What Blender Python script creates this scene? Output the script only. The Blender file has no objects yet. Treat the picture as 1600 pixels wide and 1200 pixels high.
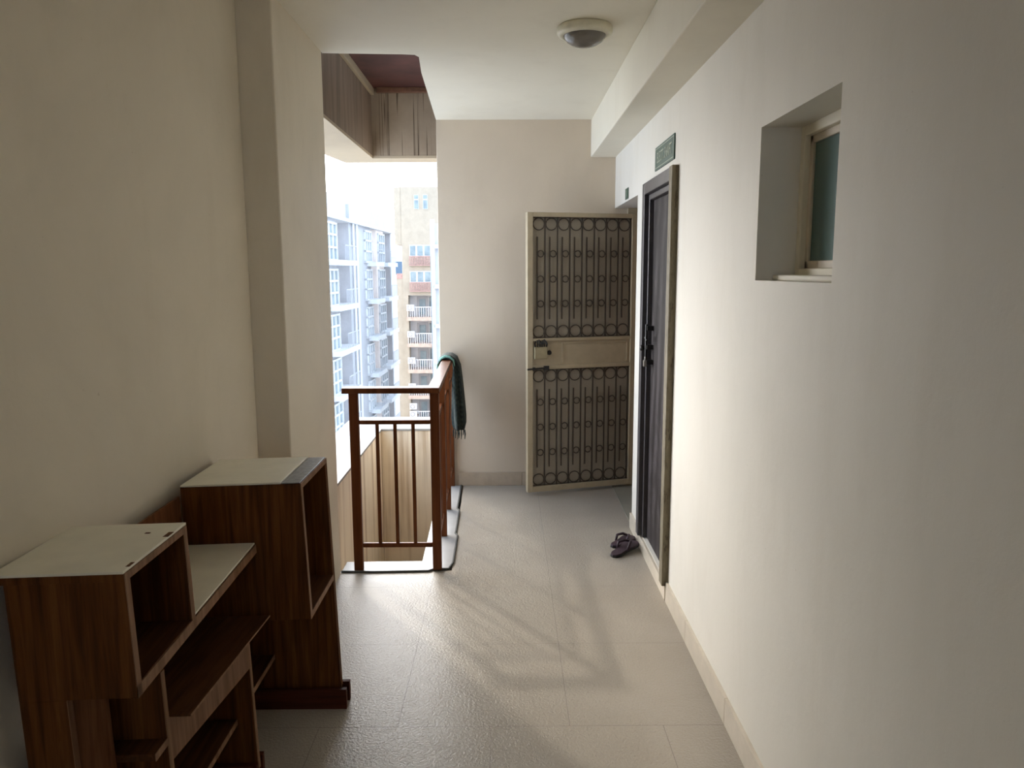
import bpy, bmesh, math, random
from mathutils import Vector, Matrix
random.seed(7)
sc = bpy.context.scene
C = sc.collection

# ---------------------------------------------------------------- camera
PITCH, YAW, ROLL, FPX, CAMH = 0.1458, 0.0052, -0.0039, 1199.2, 1.55
cam_data = bpy.data.cameras.new('camera')
cam_data.sensor_fit = 'HORIZONTAL'; cam_data.sensor_width = 36.0
cam_data.lens = 36.0 * FPX / 1600.0
cam_data.clip_start = 0.02; cam_data.clip_end = 600
cam = bpy.data.objects.new('camera', cam_data); C.objects.link(cam)
_f = Vector((math.sin(YAW)*math.cos(PITCH), math.cos(YAW)*math.cos(PITCH), -math.sin(PITCH)))
_r = Vector((math.cos(YAW), -math.sin(YAW), 0)); _u = _r.cross(_f)
_r2 = _r*math.cos(ROLL) + _u*math.sin(ROLL); _u2 = -_r*math.sin(ROLL) + _u*math.cos(ROLL)
_m = Matrix((( _r2.x, _u2.x, -_f.x, 0), (_r2.y, _u2.y, -_f.y, 0), (_r2.z, _u2.z, -_f.z, CAMH), (0, 0, 0, 1)))
cam.matrix_world = _m
sc.camera = cam

# ---------------------------------------------------------------- world, sun, exposure
sc.view_settings.view_transform = 'Standard'
sc.view_settings.look = 'None'
sc.view_settings.gamma = 1.0
sc.view_settings.use_curve_mapping = False
sc.view_settings.exposure = 0.38
SKY = 3.7
w = bpy.data.worlds.new('hazy_sky'); sc.world = w; w.use_nodes = True
nt = w.node_tree; nt.nodes.clear()
out = nt.nodes.new('ShaderNodeOutputWorld'); bg = nt.nodes.new('ShaderNodeBackground')
tc = nt.nodes.new('ShaderNodeTexCoord'); sep = nt.nodes.new('ShaderNodeSeparateXYZ'); rp = nt.nodes.new('ShaderNodeValToRGB')
nt.links.new(tc.outputs['Generated'], sep.inputs[0]); nt.links.new(sep.outputs['Z'], rp.inputs[0])
rp.color_ramp.elements[0].position = 0.0; rp.color_ramp.elements[0].color = (0.71, 0.82, 1.0, 1)
rp.color_ramp.elements[1].position = 0.8; rp.color_ramp.elements[1].color = (0.58, 0.75, 1.0, 1)
nt.links.new(rp.outputs[0], bg.inputs[0]); bg.inputs[1].default_value = SKY
# bright haze round the hidden sun
SUN_EL, GLOW = math.radians(22), 15.5
sdir = Vector((-0.57*math.cos(SUN_EL), 0.822*math.cos(SUN_EL), math.sin(SUN_EL)))
dt = nt.nodes.new('ShaderNodeVectorMath'); dt.operation = 'DOT_PRODUCT'; dt.inputs[1].default_value = sdir
nt.links.new(tc.outputs['Generated'], dt.inputs[0])
mx = nt.nodes.new('ShaderNodeMath'); mx.operation = 'MAXIMUM'; mx.inputs[1].default_value = 0.0; nt.links.new(dt.outputs['Value'], mx.inputs[0])
pw = nt.nodes.new('ShaderNodeMath'); pw.operation = 'POWER'; pw.inputs[1].default_value = 9.0; nt.links.new(mx.outputs[0], pw.inputs[0])
gm = nt.nodes.new('ShaderNodeMath'); gm.operation = 'MULTIPLY'; gm.inputs[1].default_value = GLOW; nt.links.new(pw.outputs[0], gm.inputs[0])
bg2 = nt.nodes.new('ShaderNodeBackground'); bg2.inputs[0].default_value = (1.0, 0.94, 0.85, 1); nt.links.new(gm.outputs[0], bg2.inputs[1])
ad = nt.nodes.new('ShaderNodeAddShader'); nt.links.new(bg.outputs[0], ad.inputs[0]); nt.links.new(bg2.outputs[0], ad.inputs[1])
nt.links.new(ad.outputs[0], out.inputs[0])
sun_d = bpy.data.lights.new('hazy_sun', 'SUN'); sun_d.energy = 0.85; sun_d.angle = math.radians(1.8); sun_d.color = (1.0, 0.93, 0.82)
sun = bpy.data.objects.new('hazy_sun', sun_d); C.objects.link(sun)
_el = SUN_EL + math.radians(13)
_d = Vector((0.57*math.cos(_el), -0.82*math.cos(_el), -math.sin(_el)))
sun.rotation_euler = _d.to_track_quat('-Z', 'Y').to_euler()
sun.location = (-20, 30, 20)
sc.cycles.max_bounces = 14; sc.cycles.diffuse_bounces = 10; sc.cycles.glossy_bounces = 4
sc.cycles.sample_clamp_indirect = 6.0
sc.cycles.use_denoising = True

# ---------------------------------------------------------------- materials
def new_mat(name):
    m = bpy.data.materials.new(name); m.use_nodes = True
    return m, m.node_tree, m.node_tree.nodes['Principled BSDF']
def N(nt, t, **kw):
    n = nt.nodes.new(t)
    for k, v in kw.items(): setattr(n, k, v)
    return n
def coords(nt, scale=(1, 1, 1), kind='Object'):
    tc = N(nt, 'ShaderNodeTexCoord'); mp = N(nt, 'ShaderNodeMapping')
    mp.inputs['Scale'].default_value = scale
    nt.links.new(tc.outputs[kind], mp.inputs[0]); return mp.outputs[0]
def noise(nt, vec, scale, detail=4, rough=0.55, dist=0.0):
    n = N(nt, 'ShaderNodeTexNoise'); n.inputs['Scale'].default_value = scale
    n.inputs['Detail'].default_value = detail; n.inputs['Roughness'].default_value = rough
    n.inputs['Distortion'].default_value = dist
    nt.links.new(vec, n.inputs['Vector']); return n.outputs['Fac']
def ramp(nt, fac, stops):
    r = N(nt, 'ShaderNodeValToRGB'); e = r.color_ramp.elements
    while len(e) > 1: e.remove(e[-1])
    e[0].position = stops[0][0]; e[0].color = (*stops[0][1], 1)
    for p, c in stops[1:]:
        x = e.new(p); x.color = (*c, 1)
    nt.links.new(fac, r.inputs[0]); return r.outputs[0]
def mix(nt, fac, a, b, mode='MIX'):
    m = N(nt, 'ShaderNodeMix', data_type='RGBA', blend_type=mode)
    for i, v in ((0, fac), (6, a), (7, b)):
        if hasattr(v, 'is_output') or isinstance(v, bpy.types.NodeSocket): nt.links.new(v, m.inputs[i])
        elif i == 0: m.inputs[0].default_value = v
        else: m.inputs[i].default_value = (*v, 1)
    return m.outputs[2]
def bump(nt, bs, h, strength, dist=0.002):
    b = N(nt, 'ShaderNodeBump'); b.inputs['Strength'].default_value = strength; b.inputs['Distance'].default_value = dist
    nt.links.new(h, b.inputs['Height']); nt.links.new(b.outputs[0], bs.inputs['Normal'])
def plain(name, col, rough=0.5, metal=0.0, var=0.12, sc_=30, spec=0.5, b=0.15):
    m, nt, bs = new_mat(name)
    v = coords(nt); f = noise(nt, v, sc_)
    lo = tuple(max(0, c*(1-var)) for c in col); hi = tuple(min(1, c*(1+var)) for c in col)
    nt.links.new(ramp(nt, f, [(0.3, lo), (0.7, hi)]), bs.inputs['Base Color'])
    bs.inputs['Roughness'].default_value = rough; bs.inputs['Metallic'].default_value = metal
    bs.inputs['Specular IOR Level'].default_value = spec
    if b: bump(nt, bs, f, b)
    return m
def wall_paint(name, col, stain=0.10, dirt=None):
    m, nt, bs = new_mat(name)
    v = coords(nt)
    big = noise(nt, v, 1.3, 6, 0.6, 0.6)
    base = ramp(nt, big, [(0.30, tuple(c*(1-stain) for c in col)), (0.60, col), (0.80, tuple(min(1, c*(1+stain*.4)) for c in col))])
    vs = coords(nt, (1.0, 1.0, 0.25)); st = noise(nt, vs, 5.0, 6, 0.65, 0.3)
    smear = ramp(nt, st, [(0.30, (0.88, 0.86, 0.82)), (0.48, (1, 1, 1))])
    c1 = mix(nt, 0.28, base, smear, 'MULTIPLY')
    sp = noise(nt, v, 60, 2, 0.5); specks = ramp(nt, sp, [(0.20, (0.7, 0.65, 0.6)), (0.245, (1, 1, 1))])
    c2 = mix(nt, 0.5, c1, specks, 'MULTIPLY')
    if dirt:
        vd = coords(nt, (dirt, dirt, .35)); dn = noise(nt, vd, 1.0, 5, .6)
        c2 = mix(nt, 1.0, c2, ramp(nt, dn, [(0.32, (0.55, 0.45, 0.36)), (0.5, (1, 1, 1))]), 'MULTIPLY')
    nt.links.new(c2, bs.inputs['Base Color'])
    bs.inputs['Roughness'].default_value = 0.62; bs.inputs['Specular IOR Level'].default_value = 0.3
    fine = noise(nt, v, 14, 8, 0.7); bump(nt, bs, fine, 0.22, 0.006)
    return m
def wood(name, dark, light, axis='z', rough=0.5, sc_=1.0):
    m, nt, bs = new_mat(name)
    s = {'z': (38, 38, 1.6), 'y': (38, 1.6, 38), 'x': (1.6, 38, 38)}[axis]
    v = coords(nt, tuple(a*sc_ for a in s)); f = noise(nt, v, 1.6, 6, 0.62, 0.5)
    s2 = {'z': (9, 9, .8), 'y': (9, .8, 9), 'x': (.8, 9, 9)}[axis]
    v2 = coords(nt, s2); f2 = noise(nt, v2, 1.5, 3, 0.5, 1.2)
    a = ramp(nt, f, [(0.32, dark), (0.5, tuple((p+q)/2 for p, q in zip(dark, light))), (0.66, light)])
    b = ramp(nt, f2, [(0.35, (0.72, 0.68, 0.62)), (0.6, (1, 1, 1))])
    nt.links.new(mix(nt, 1.0, a, b, 'MULTIPLY'), bs.inputs['Base Color'])
    bs.inputs['Roughness'].default_value = rough
    bs.inputs['Specular IOR Level'].default_value = 0.10
    bump(nt, bs, f, 0.08, 0.001)
    return m
M = {}
M["wall"] = wall_paint("cream_wall_paint", (0.745, 0.675, 0.55))
M['wall_right'] = wall_paint('cream_wall_paint_right', (0.755, 0.72, 0.645), 0.05)
M["ceiling"] = wall_paint("ceiling_paint", (0.76, 0.715, 0.60), 0.05)
M['outer'] = wall_paint('streaked_outer_plaster', (0.80, 0.69, 0.53), 0.12, dirt=9)
M['parapet_top'] = wall_paint('parapet_top_stone', (0.27, 0.26, 0.235), 0.12)
M['soffit_lining'] = wall_paint('soffit_lining', (0.40, 0.325, 0.225), 0.12)
M['soffit_red'] = plain('red_oxide_soffit', (0.080, 0.024, 0.017), 0.7, var=.35, sc_=5)
M['brown_beam'] = None
M['wood'] = wood('teak_laminate', (0.066, 0.022, 0.006), (0.18, 0.067, 0.018))
M['wood_light'] = wood('teak_laminate_orange', (0.10, 0.038, 0.015), (0.20, 0.083, 0.036))
M['wood_shelf'] = wood('teak_laminate_board', (0.050, 0.018, 0.0065), (0.11, 0.046, 0.018), 'y')
M['wood_red'] = wood('reddish_foot_wood', (0.055, 0.014, 0.007), (0.10, 0.028, 0.013), 'x')
M['edge'] = wood('edge_band', (0.19, 0.10, 0.058), (0.30, 0.175, 0.105), 'z', .5)
M['white_lam'] = plain('off_white_laminate', (0.82, 0.79, 0.67), 0.42, var=.05, sc_=12, b=.03)
M['bare_strip'] = plain('bare_bluish_strip', (0.20, 0.22, 0.25), 0.35, var=.3, sc_=60)
M['rail'] = wood('brown_painted_rail', (0.115, 0.036, 0.013), (0.155, 0.052, 0.019), 'z', 0.32)
M['marble'] = plain('white_marble_kerb', (0.31, 0.30, 0.29), 0.35, var=.08, sc_=9, b=.02)
M['sealant'] = plain('dark_joint_sealant', (0.05, 0.05, 0.045), 0.7)
M['skirt'] = plain('skirting_tile', (0.60, 0.53, 0.43), 0.3, var=.06, sc_=18, b=.03)
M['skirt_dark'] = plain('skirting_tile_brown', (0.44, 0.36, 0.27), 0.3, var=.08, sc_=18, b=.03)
M['gate'] = plain('beige_gate_paint', (0.44, 0.365, 0.245), 0.42, var=.07, sc_=20, b=.06)
M['gate_rod'] = plain('dark_bronze_rod', (0.05, 0.036, 0.024), 0.5, var=.2)
M['mesh'] = plain('grey_brown_wire_mesh', (0.36, 0.315, 0.245), 0.75, var=.18, sc_=500, b=.5)
M['iron'] = plain('black_iron', (0.02, 0.018, 0.017), 0.4, metal=.4, var=.3)
M['steel'] = plain('worn_steel', (0.35, 0.33, 0.30), 0.35, metal=.8)
M['brass'] = plain('dull_brass_lock', (0.34, 0.285, 0.17), 0.42, metal=.2)
M['door_frame'] = plain('dark_purple_frame_paint', (0.052, 0.045, 0.048), 0.4, var=.2, sc_=15)
M['green'] = plain('green_sign_enamel', (0.035, 0.085, 0.058), 0.45, var=.12)
M['letter'] = plain('pale_sign_lettering', (0.44, 0.47, 0.38), 0.6)
M['lamp_ring'] = plain('white_lamp_ring', (0.68, 0.64, 0.50), 0.5, var=.08)
M['flip'] = plain('maroon_rubber', (0.040, 0.018, 0.028), 0.6, var=.25, sc_=40)
M['flip_sole'] = plain('black_rubber_sole', (0.014, 0.013, 0.012), 0.7, var=.2)
M['ground'] = plain('dusty_ground', (0.34, 0.32, 0.28), 0.9, var=.2, sc_=.2, b=0)
M['b_white'] = wall_paint('pale_blue_white_render', (0.40, 0.405, 0.42), .10)
M['b_beige'] = wall_paint('pale_beige_render', (0.84, 0.75, 0.69), .08)
M['b_cream'] = wall_paint('sun_bleached_cream_render', (0.345, 0.295, 0.225), .12)
M['b_frame'] = plain('white_window_frame', (0.54, 0.55, 0.56), .5, var=.04, sc_=2, b=0)
M['b_red'] = plain('faded_red_railing', (0.34, 0.2, 0.17), .7, var=.2, sc_=6, b=0)
M['b_slab'] = plain('peach_balcony_slab', (0.4, 0.3, 0.235), .8, var=.15, sc_=2, b=0)
M['b_recess'] = plain('grey_recess_wall', (0.52, 0.50, 0.49), .8, var=.1, sc_=1, b=0)
M['ac'] = plain('white_ac_casing', (0.5, 0.48, 0.46), .5, var=.03, b=0)
M['b_dark'] = plain('dark_grille', (0.30, 0.29, 0.29), .6, b=0)

m, nt, bs = new_mat('pale_window_glass'); M['b_glass'] = m
bs.inputs['Base Color'].default_value = (0.085, 0.115, 0.125, 1); bs.inputs['Roughness'].default_value = 0.45; bs.inputs['Specular IOR Level'].default_value = .25
v = coords(nt); nt.links.new(ramp(nt, noise(nt, v, .9, 3), [(.35, (.16, .20, .215)), (.65, (.25, .30, .31))]), bs.inputs['Base Color'])

m, nt, bs = new_mat('frosted_teal_glass'); M['glass'] = m
bs.inputs['Base Color'].default_value = (0.10, 0.21, 0.20, 1); bs.inputs['Roughness'].default_value = 0.22
bs.inputs['Transmission Weight'].default_value = 0.35
m, nt, bs = new_mat('smoky_lamp_dome'); M['dome'] = m
bs.inputs['Base Color'].default_value = (0.16, 0.145, 0.125, 1); bs.inputs['Roughness'].default_value = 0.22
bs.inputs['Subsurface Weight'].default_value = 0.0

# dark leaf with hand-wiped cloudy marks
m, nt, bs = new_mat('smudged_dark_door'); M['door'] = m
v = coords(nt, (1, 1, .5)); wv = N(nt, 'ShaderNodeTexWave', wave_type='RINGS'); wv.inputs['Scale'].default_value = 2.2
wv.inputs['Distortion'].default_value = 5; wv.inputs['Detail'].default_value = 4; nt.links.new(v, wv.inputs['Vector'])
a = ramp(nt, wv.outputs['Fac'], [(0.1, (.026, .021, .020)), (0.9, (.056, .048, .047))])
b = ramp(nt, noise(nt, v, 6, 6, .7, 1.5), [(.4, (.6, .58, .58)), (.62, (1.5, 1.5, 1.6))])
nt.links.new(mix(nt, 1.0, a, b, 'MULTIPLY'), bs.inputs['Base Color']); bs.inputs['Roughness'].default_value = .5; bs.inputs['Specular IOR Level'].default_value = .12

# near jamb: chipped olive-brown paint and plaster
m, nt, bs = new_mat('chipped_olive_jamb'); M['jamb'] = m
v = coords(nt, (1, 1, .2)); f = noise(nt, v, 45, 8, .75)
nt.links.new(ramp(nt, f, [(.38, (.07, .05, .03)), (.46, (.17, .14, .085)), (.62, (.22, .185, .12)), (.7, (.36, .32, .24))]), bs.inputs['Base Color'])
bs.inputs['Roughness'].default_value = .7; bump(nt, bs, f, .4, .002)

# stained beam over the shaft with long drip runs
m, nt, bs = new_mat('drip_stained_beam'); M['beam_stain'] = m
v = coords(nt); base = ramp(nt, noise(nt, v, 3, 6, .6), [(.3, (.23, .175, .12)), (.7, (.36, .285, .20))])
vd = coords(nt, (40, 40, .5)); d = noise(nt, vd, 1.0, 2, .45, .35)
drip = ramp(nt, d, [(.56, (1, 1, 1)), (.60, (.20, .16, .12)), (.66, (1, 1, 1))])
fade = ramp(nt, noise(nt, coords(nt, (3, 3, .2)), 1.0, 2), [(.42, (0, 0, 0)), (.52, (1, 1, 1))])
nt.links.new(mix(nt, fade, base, mix(nt, 1.0, base, drip, 'MULTIPLY')), bs.inputs['Base Color']); bs.inputs['Roughness'].default_value = .8
m, nt, bs = new_mat('brown_ageing_beam'); M['brown_beam'] = m
v = coords(nt, (8, 8, .8)); f = noise(nt, v, 1.6, 6, .65, .3)
nt.links.new(ramp(nt, f, [(.3, (.13, .09, .06)), (.7, (.24, .175, .12))]), bs.inputs['Base Color']); bs.inputs['Roughness'].default_value = .8

# 600 mm textured floor tiles
m, nt, bs = new_mat('matt_floor_tile'); M['floor'] = m
geo = N(nt, 'ShaderNodeTexCoord'); sp = N(nt, 'ShaderNodeSeparateXYZ'); nt.links.new(geo.outputs['Object'], sp.inputs[0])
def mth(op, a, b=None, c=None):
    n = N(nt, 'ShaderNodeMath', operation=op)
    for i, q in enumerate((a, b, c)):
        if q is None: continue
        if isinstance(q, (int, float)): n.inputs[i].default_value = q
        else: nt.links.new(q, n.inputs[i])
    return n.outputs[0]
near = mth('LESS_THAN', sp.outputs['Y'], 2.4437)
xs = mth('ADD', sp.outputs['X'], mth('MULTIPLY', near, 0.27))
TS = 0.5921
def joint(s, off):
    q = mth('FRACT', mth('DIVIDE', mth('ADD', s, 60*TS - off), TS))
    e = mth('MINIMUM', q, mth('SUBTRACT', 1.0, q)); return mth('MULTIPLY', e, TS)
jd = mth('MINIMUM', joint(xs, 0.2074), joint(sp.outputs['Y'], 2.4437))
jm = mth('LESS_THAN', jd, 0.0010)
vv = coords(nt); 
tile = ramp(nt, noise(nt, vv, 2.2, 6, .6, .4), [(.3, (.365, .320, .262)), (.7, (.415, .372, .312))])
grain = ramp(nt, noise(nt, vv, 160, 3, .6), [(.3, (.93, .93, .93)), (.7, (1.04, 1.04, 1.04))])
tile2 = mix(nt, 1.0, tile, grain, 'MULTIPLY')
nt.links.new(mix(nt, jm, tile2, (.22, .19, .16)), bs.inputs['Base Color'])
bs.inputs['Roughness'].default_value = .34; bs.inputs['Specular IOR Level'].default_value = .40; bs.inputs['Coat Weight'].default_value = .0; bs.inputs['Coat Roughness'].default_value = .2
h = mth('SUBTRACT', noise(nt, vv, 100, 3, .6, .6), mth('MULTIPLY', jm, 1.5)); bump(nt, bs, h, .8, .0035)

m, nt, bs = new_mat('checked_teal_cloth'); M['scarf'] = m
v = coords(nt, (60, 60, 60)); ch = N(nt, 'ShaderNodeTexChecker'); ch.inputs['Scale'].default_value = 1.0
ch.inputs['Color1'].default_value = (.008, .018, .017, 1); ch.inputs['Color2'].default_value = (.024, .035, .030, 1); nt.links.new(v, ch.inputs['Vector'])
f = noise(nt, coords(nt), 18, 5, .7)
nt.links.new(mix(nt, 1.0, ch.outputs[0], ramp(nt, f, [(.35, (.45, .5, .5)), (.65, (1.5, 1.45, 1.3))]), 'MULTIPLY'), bs.inputs['Base Color'])
bs.inputs['Roughness'].default_value = .9; bump(nt, bs, f, .5, .004)
M['scarf_light'] = plain('turquoise_cloth_border', (.16, .32, .27), .9, var=.3, sc_=60)

# ---------------------------------------------------------------- helpers
class MB:
    def __init__(s): s.bm = bmesh.new()
    def hexa(s, p):                       # 8 points: bottom ring 0-3, top ring 4-7
        v = [s.bm.verts.new(q) for q in p]
        for f in ((3, 2, 1, 0), (4, 5, 6, 7), (0, 1, 5, 4), (1, 2, 6, 5), (2, 3, 7, 6), (3, 0, 4, 7)):
            s.bm.faces.new([v[i] for i in f])
        return s
    def box(s, a, b):
        x0, y0, z0 = a; x1, y1, z1 = b
        return s.hexa([(x0, y0, z0), (x1, y0, z0), (x1, y1, z0), (x0, y1, z0), (x0, y0, z1), (x1, y0, z1), (x1, y1, z1), (x0, y1, z1)])
    def prism(s, pts, z0, z1):            # vertical prism from a plan polygon
        lo = [s.bm.verts.new((x, y, z0)) for x, y in pts]; hi = [s.bm.verts.new((x, y, z1)) for x, y in pts]
        n = len(pts); s.bm.faces.new(lo[::-1]); s.bm.faces.new(hi)
        for i in range(n): s.bm.faces.new((lo[i], lo[(i+1) % n], hi[(i+1) % n], hi[i]))
        return s
    def tube(s, pts, r, seg=8, closed=False):
        pts = [Vector(p) for p in pts]; rings = []; n = len(pts)
        for i, p in enumerate(pts):
            if closed: t = (pts[(i+1) % n] - pts[i-1])
            else: t = pts[min(i+1, n-1)] - pts[max(i-1, 0)]
            t.normalize(); a = Vector((0, 0, 1)) if abs(t.z) < .9 else Vector((1, 0, 0))
            u = t.cross(a).normalized(); w_ = t.cross(u)
            rr = r[i] if isinstance(r, (list, tuple)) else r
            rings.append([s.bm.verts.new(p + u*rr*math.cos(k*2*math.pi/seg) + w_*rr*math.sin(k*2*math.pi/seg)) for k in range(seg)])
        for i in range(n if closed else n-1):
            A, B = rings[i], rings[(i+1) % n]
            for k in range(seg): s.bm.faces.new((A[k], A[(k+1) % seg], B[(k+1) % seg], B[k]))
        if not closed: s.bm.faces.new(rings[0][::-1]); s.bm.faces.new(rings[-1])
        return s
    def ring(s, c, r, t, ax_u, ax_v, seg=20, tseg=6):
        c = Vector(c); u = Vector(ax_u); v = Vector(ax_v)
        return s.tube([c + u*r*math.cos(k*2*math.pi/seg) + v*r*math.sin(k*2*math.pi/seg) for k in range(seg)], t, tseg, True)
    def lathe(s, c, prof, seg=40):
        rings = []
        for r, z in prof:
            if r < 1e-5: rings.append([s.bm.verts.new((c[0], c[1], c[2]+z))])
            else: rings.append([s.bm.verts.new((c[0]+r*math.cos(k*2*math.pi/seg), c[1]+r*math.sin(k*2*math.pi/seg), c[2]+z)) for k in range(seg)])
        for A, B in zip(rings, rings[1:]):
            for k in range(seg):
                a, a2 = A[k % len(A)], A[(k+1) % len(A)]; b, b2 = B[k % len(B)], B[(k+1) % len(B)]
                f = []
                for q in (a, a2, b2, b):
                    if q not in f: f.append(q)
                if len(f) > 2: s.bm.faces.new(f)
        return s
    def build(s, name, mat, parent=None, bevel=0, smooth=False, seg=2, origin=None, subsurf=0):
        me = bpy.data.meshes.new(name); bmesh.ops.recalc_face_normals(s.bm, faces=s.bm.faces)
        if origin is None and parent is None and False: pass
        s.bm.to_mesh(me); s.bm.free()
        me.materials.append(mat)
        if smooth:
            for p in me.polygons: p.use_smooth = True
        o = bpy.data.objects.new(name, me); C.objects.link(o)
        if parent: o.parent = parent
        if bevel:
            b = o.modifiers.new('bevel', 'BEVEL'); b.width = bevel; b.segments = seg; b.limit_method = 'ANGLE'; b.angle_limit = math.radians(40)
        if subsurf:
            q = o.modifiers.new('sub', 'SUBSURF'); q.levels = subsurf; q.render_levels = subsurf
        return o
def tag(o, label=None, cat=None, group=None, kind=None):
    for k, v in (('label', label), ('category', cat), ('group', group), ('kind', kind)):
        if v: o[k] = v
    return o
def empty(name, loc=(0, 0, 0), rz=0):
    o = bpy.data.objects.new(name, None); C.objects.link(o); o.location = loc; o.rotation_euler = (0, 0, rz); o.empty_display_size = .1
    return o
def struct(o, label=None, cat=None): return tag(o, label, cat, kind='structure')
def tree_copy(o, parent=None):
    c = o.copy(); C.objects.link(c)
    if parent: c.parent = parent
    for ch in list(o.children): tree_copy(ch, c)
    return c

# ---------------------------------------------------------------- the room
D, ZC, XR = 5.46, 2.577, 0.75
YB = -2.6
XW = lambda y: -1.006 - (3.02 - y)*0.045      # the long left wall runs slightly askew
# floor (stops at the shaft)
f = MB().prism([(-1.9, YB-.2), (.95, YB-.2), (.95, D), (-.33, D), (-.30, 3.84), (-1.9, 3.84)], -.15, 0).build('floor', M['floor'])
struct(f, 'beige stone-look floor tiles of the corridor', 'floor')
th = MB().box((.752, 4.512, -.15), (1.15, D, .006)).build('trim_1', plain('greenish_threshold_stone', (.30, .285, .23), .3, var=.08, sc_=14, b=.02))
struct(th, 'dull green-grey threshold slab inside the far doorway', 'threshold')
# ceiling with the notch over the shaft
c = MB().prism([(-1.9, YB-.2), (.95, YB-.2), (.95, D), (-.485, D), (-.445, 4.20), (-.424, 3.905), (-.44, 3.868), (-.50, 3.858), (-.874, 3.834), (-.874, 3.70), (-1.9, 3.70)], ZC, 2.80).build('ceiling', M['ceiling'])
struct(c, 'cream painted ceiling with a notch open over the shaft', 'ceiling')
# left wall and pier
wl = MB().prism([(XW(YB-.2), YB-.2), (XW(3.02), 3.02), (-1.35, 3.02), (-1.35, YB-.2)], -.15, 2.62).build('wall_left', M['wall'])
struct(wl, 'long cream wall on the left behind the shelf unit', 'wall')
pl = MB().box((-1.30, 3.022, -.3), (-.873, 3.812, 2.60)).build('wall_pier', M['wall'], bevel=.006)
struct(pl, 'cream plastered pier standing out from the left wall beside the opening', 'wall')
# end wall behind the camera, with a hole added to light the near walls
eb = MB().box((-1.6, YB-.4, -.15), (.95, YB-.2, .9)).box((-1.6, YB-.4, 2.3), (.95, YB-.2, 2.6)).box((-1.6, YB-.4, .9), (-.45, YB-.2, 2.3)).box((.15, YB-.4, .9), (.95, YB-.2, 2.3)).build('wall_front', M['wall'])
struct(eb, 'cream wall closing the corridor behind the viewer, with an added hole letting in sky light', 'wall')
# back wall block (also closes the right side of the shaft)
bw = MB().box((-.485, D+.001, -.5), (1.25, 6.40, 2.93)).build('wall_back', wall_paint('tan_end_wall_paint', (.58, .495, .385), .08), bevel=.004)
struct(bw, 'cream end wall of the corridor beside the opening', 'wall')
# ceiling beam along the right
rb = MB().box((.578, YB-.2, 2.326), (.80, D, ZC-.001)).build('wall_beam', M['ceiling'], bevel=.005)
struct(rb, 'cream dropped beam running along the top of the right wall', 'beam')
# right wall: built round window, shaft door and far doorway
WY0, WY1, WZ0, WZ1 = 1.789, 2.341, 1.520, 1.966
DY0, DY1, DZ1 = 3.475, 4.185, 1.985
PY = 4.51; ZS = 1.981
XO = 1.20
wr = MB()
wr.box((XR, YB-.2, -.15), (XO, WY0, 2.60)); wr.box((XR, WY0, -.15), (XO, WY1, WZ0)); wr.box((XR, WY0, WZ1), (XO, WY1, 2.60))
wr.box((XR, WY1, -.15), (XO, DY0, 2.60)); wr.box((XR, DY0, DZ1), (XO, DY1, 2.60)); wr.box((XR, DY1, -.15), (XO, PY, 2.60))
wr.box((XR, DY0, -.15), (XO, DY1, .075)); wr.box((XR, PY, ZS), (XO, D, 2.60))
bmesh.ops.remove_doubles(wr.bm, verts=wr.bm.verts, dist=1e-5)
wro = wr.build('wall_right', M['wall_right']); struct(wro, 'long pale wall on the right with a recessed window and two doorways', 'wall')

# skirtings
def skirt(name, mb, mat, label): return struct(mb.build(name, mat, bevel=.002), label, 'skirting')
s = MB(); 
ys = [YB-.2, .05, .66, 1.26, 1.853, 2.444, 3.036, 3.44]
for a, b in zip(ys, ys[1:]): s.box((.738, a+.0012, 0), (.752, b-.0012, .098))
skirt('baseboard_right', s, M['skirt'], 'pale tile skirting along the foot of the right wall')
s = MB().box((.736, 3.452, 0), (.752, 4.19, .072)); s.box((.736, 4.193, 0), (.752, PY-.003, .095))
skirt('baseboard_door', s, M['skirt'], 'tile strip under the dark shaft door and the pier beyond it')
s = MB()
for a, b in ((-.362, .10), (.102, .70)): s.box((a, D-.014, 0), (b-.002, D+.002, .100))
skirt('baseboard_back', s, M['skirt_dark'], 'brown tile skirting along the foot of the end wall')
s = MB().prism([(XW(YB-.2)-.004, YB-.2), (XW(3.0)-.004, 3.0), (XW(3.0)+.012, 3.0), (XW(YB-.2)+.012, YB-.2)], 0, .098)
skirt('baseboard_left', s, M['skirt'], 'tile skirting at the foot of the left wall behind the shelf unit')

# -------- shaft, parapets, beams above
sh = MB()
sh.box((-1.31, 3.813, -4), (-1.0, 6.38, .318)); sh.box((-1.0, 5.90, -4), (-.40, 6.38, .318)); sh.box((-.46, D+.0, -4), (-.2, 6.38, -.5)); sh.box((-1.0, 3.60, -4), (-.2, 3.955, -.16)); sh.box((-.46, 3.955, -4), (-.2, D, -.16))
shaft = sh.build('wall_parapet', M['outer'], bevel=.004); struct(shaft, 'low streaked beige parapet round the open shaft', 'parapet')
pt = MB().prism([(-1.318, 3.813), (-.992, 3.813), (-.992, 5.892), (-.487, 5.892), (-.487, 6.39), (-1.318, 6.39)], .318, .334).build('trim_coping', M['parapet_top'])
struct(pt, 'pale sunlit stone coping on top of the shaft parapet', 'coping')
fl = MB().box((-.999, 3.956, -1.1), (-.461, 5.899, -1.0)).build('floor_shaft_bounce', M['parapet_top']); struct(fl, 'raised floor in the open shaft, added to bounce light up its walls', 'floor')  # shaft floor set high to bounce light onto the shaft walls
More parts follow.
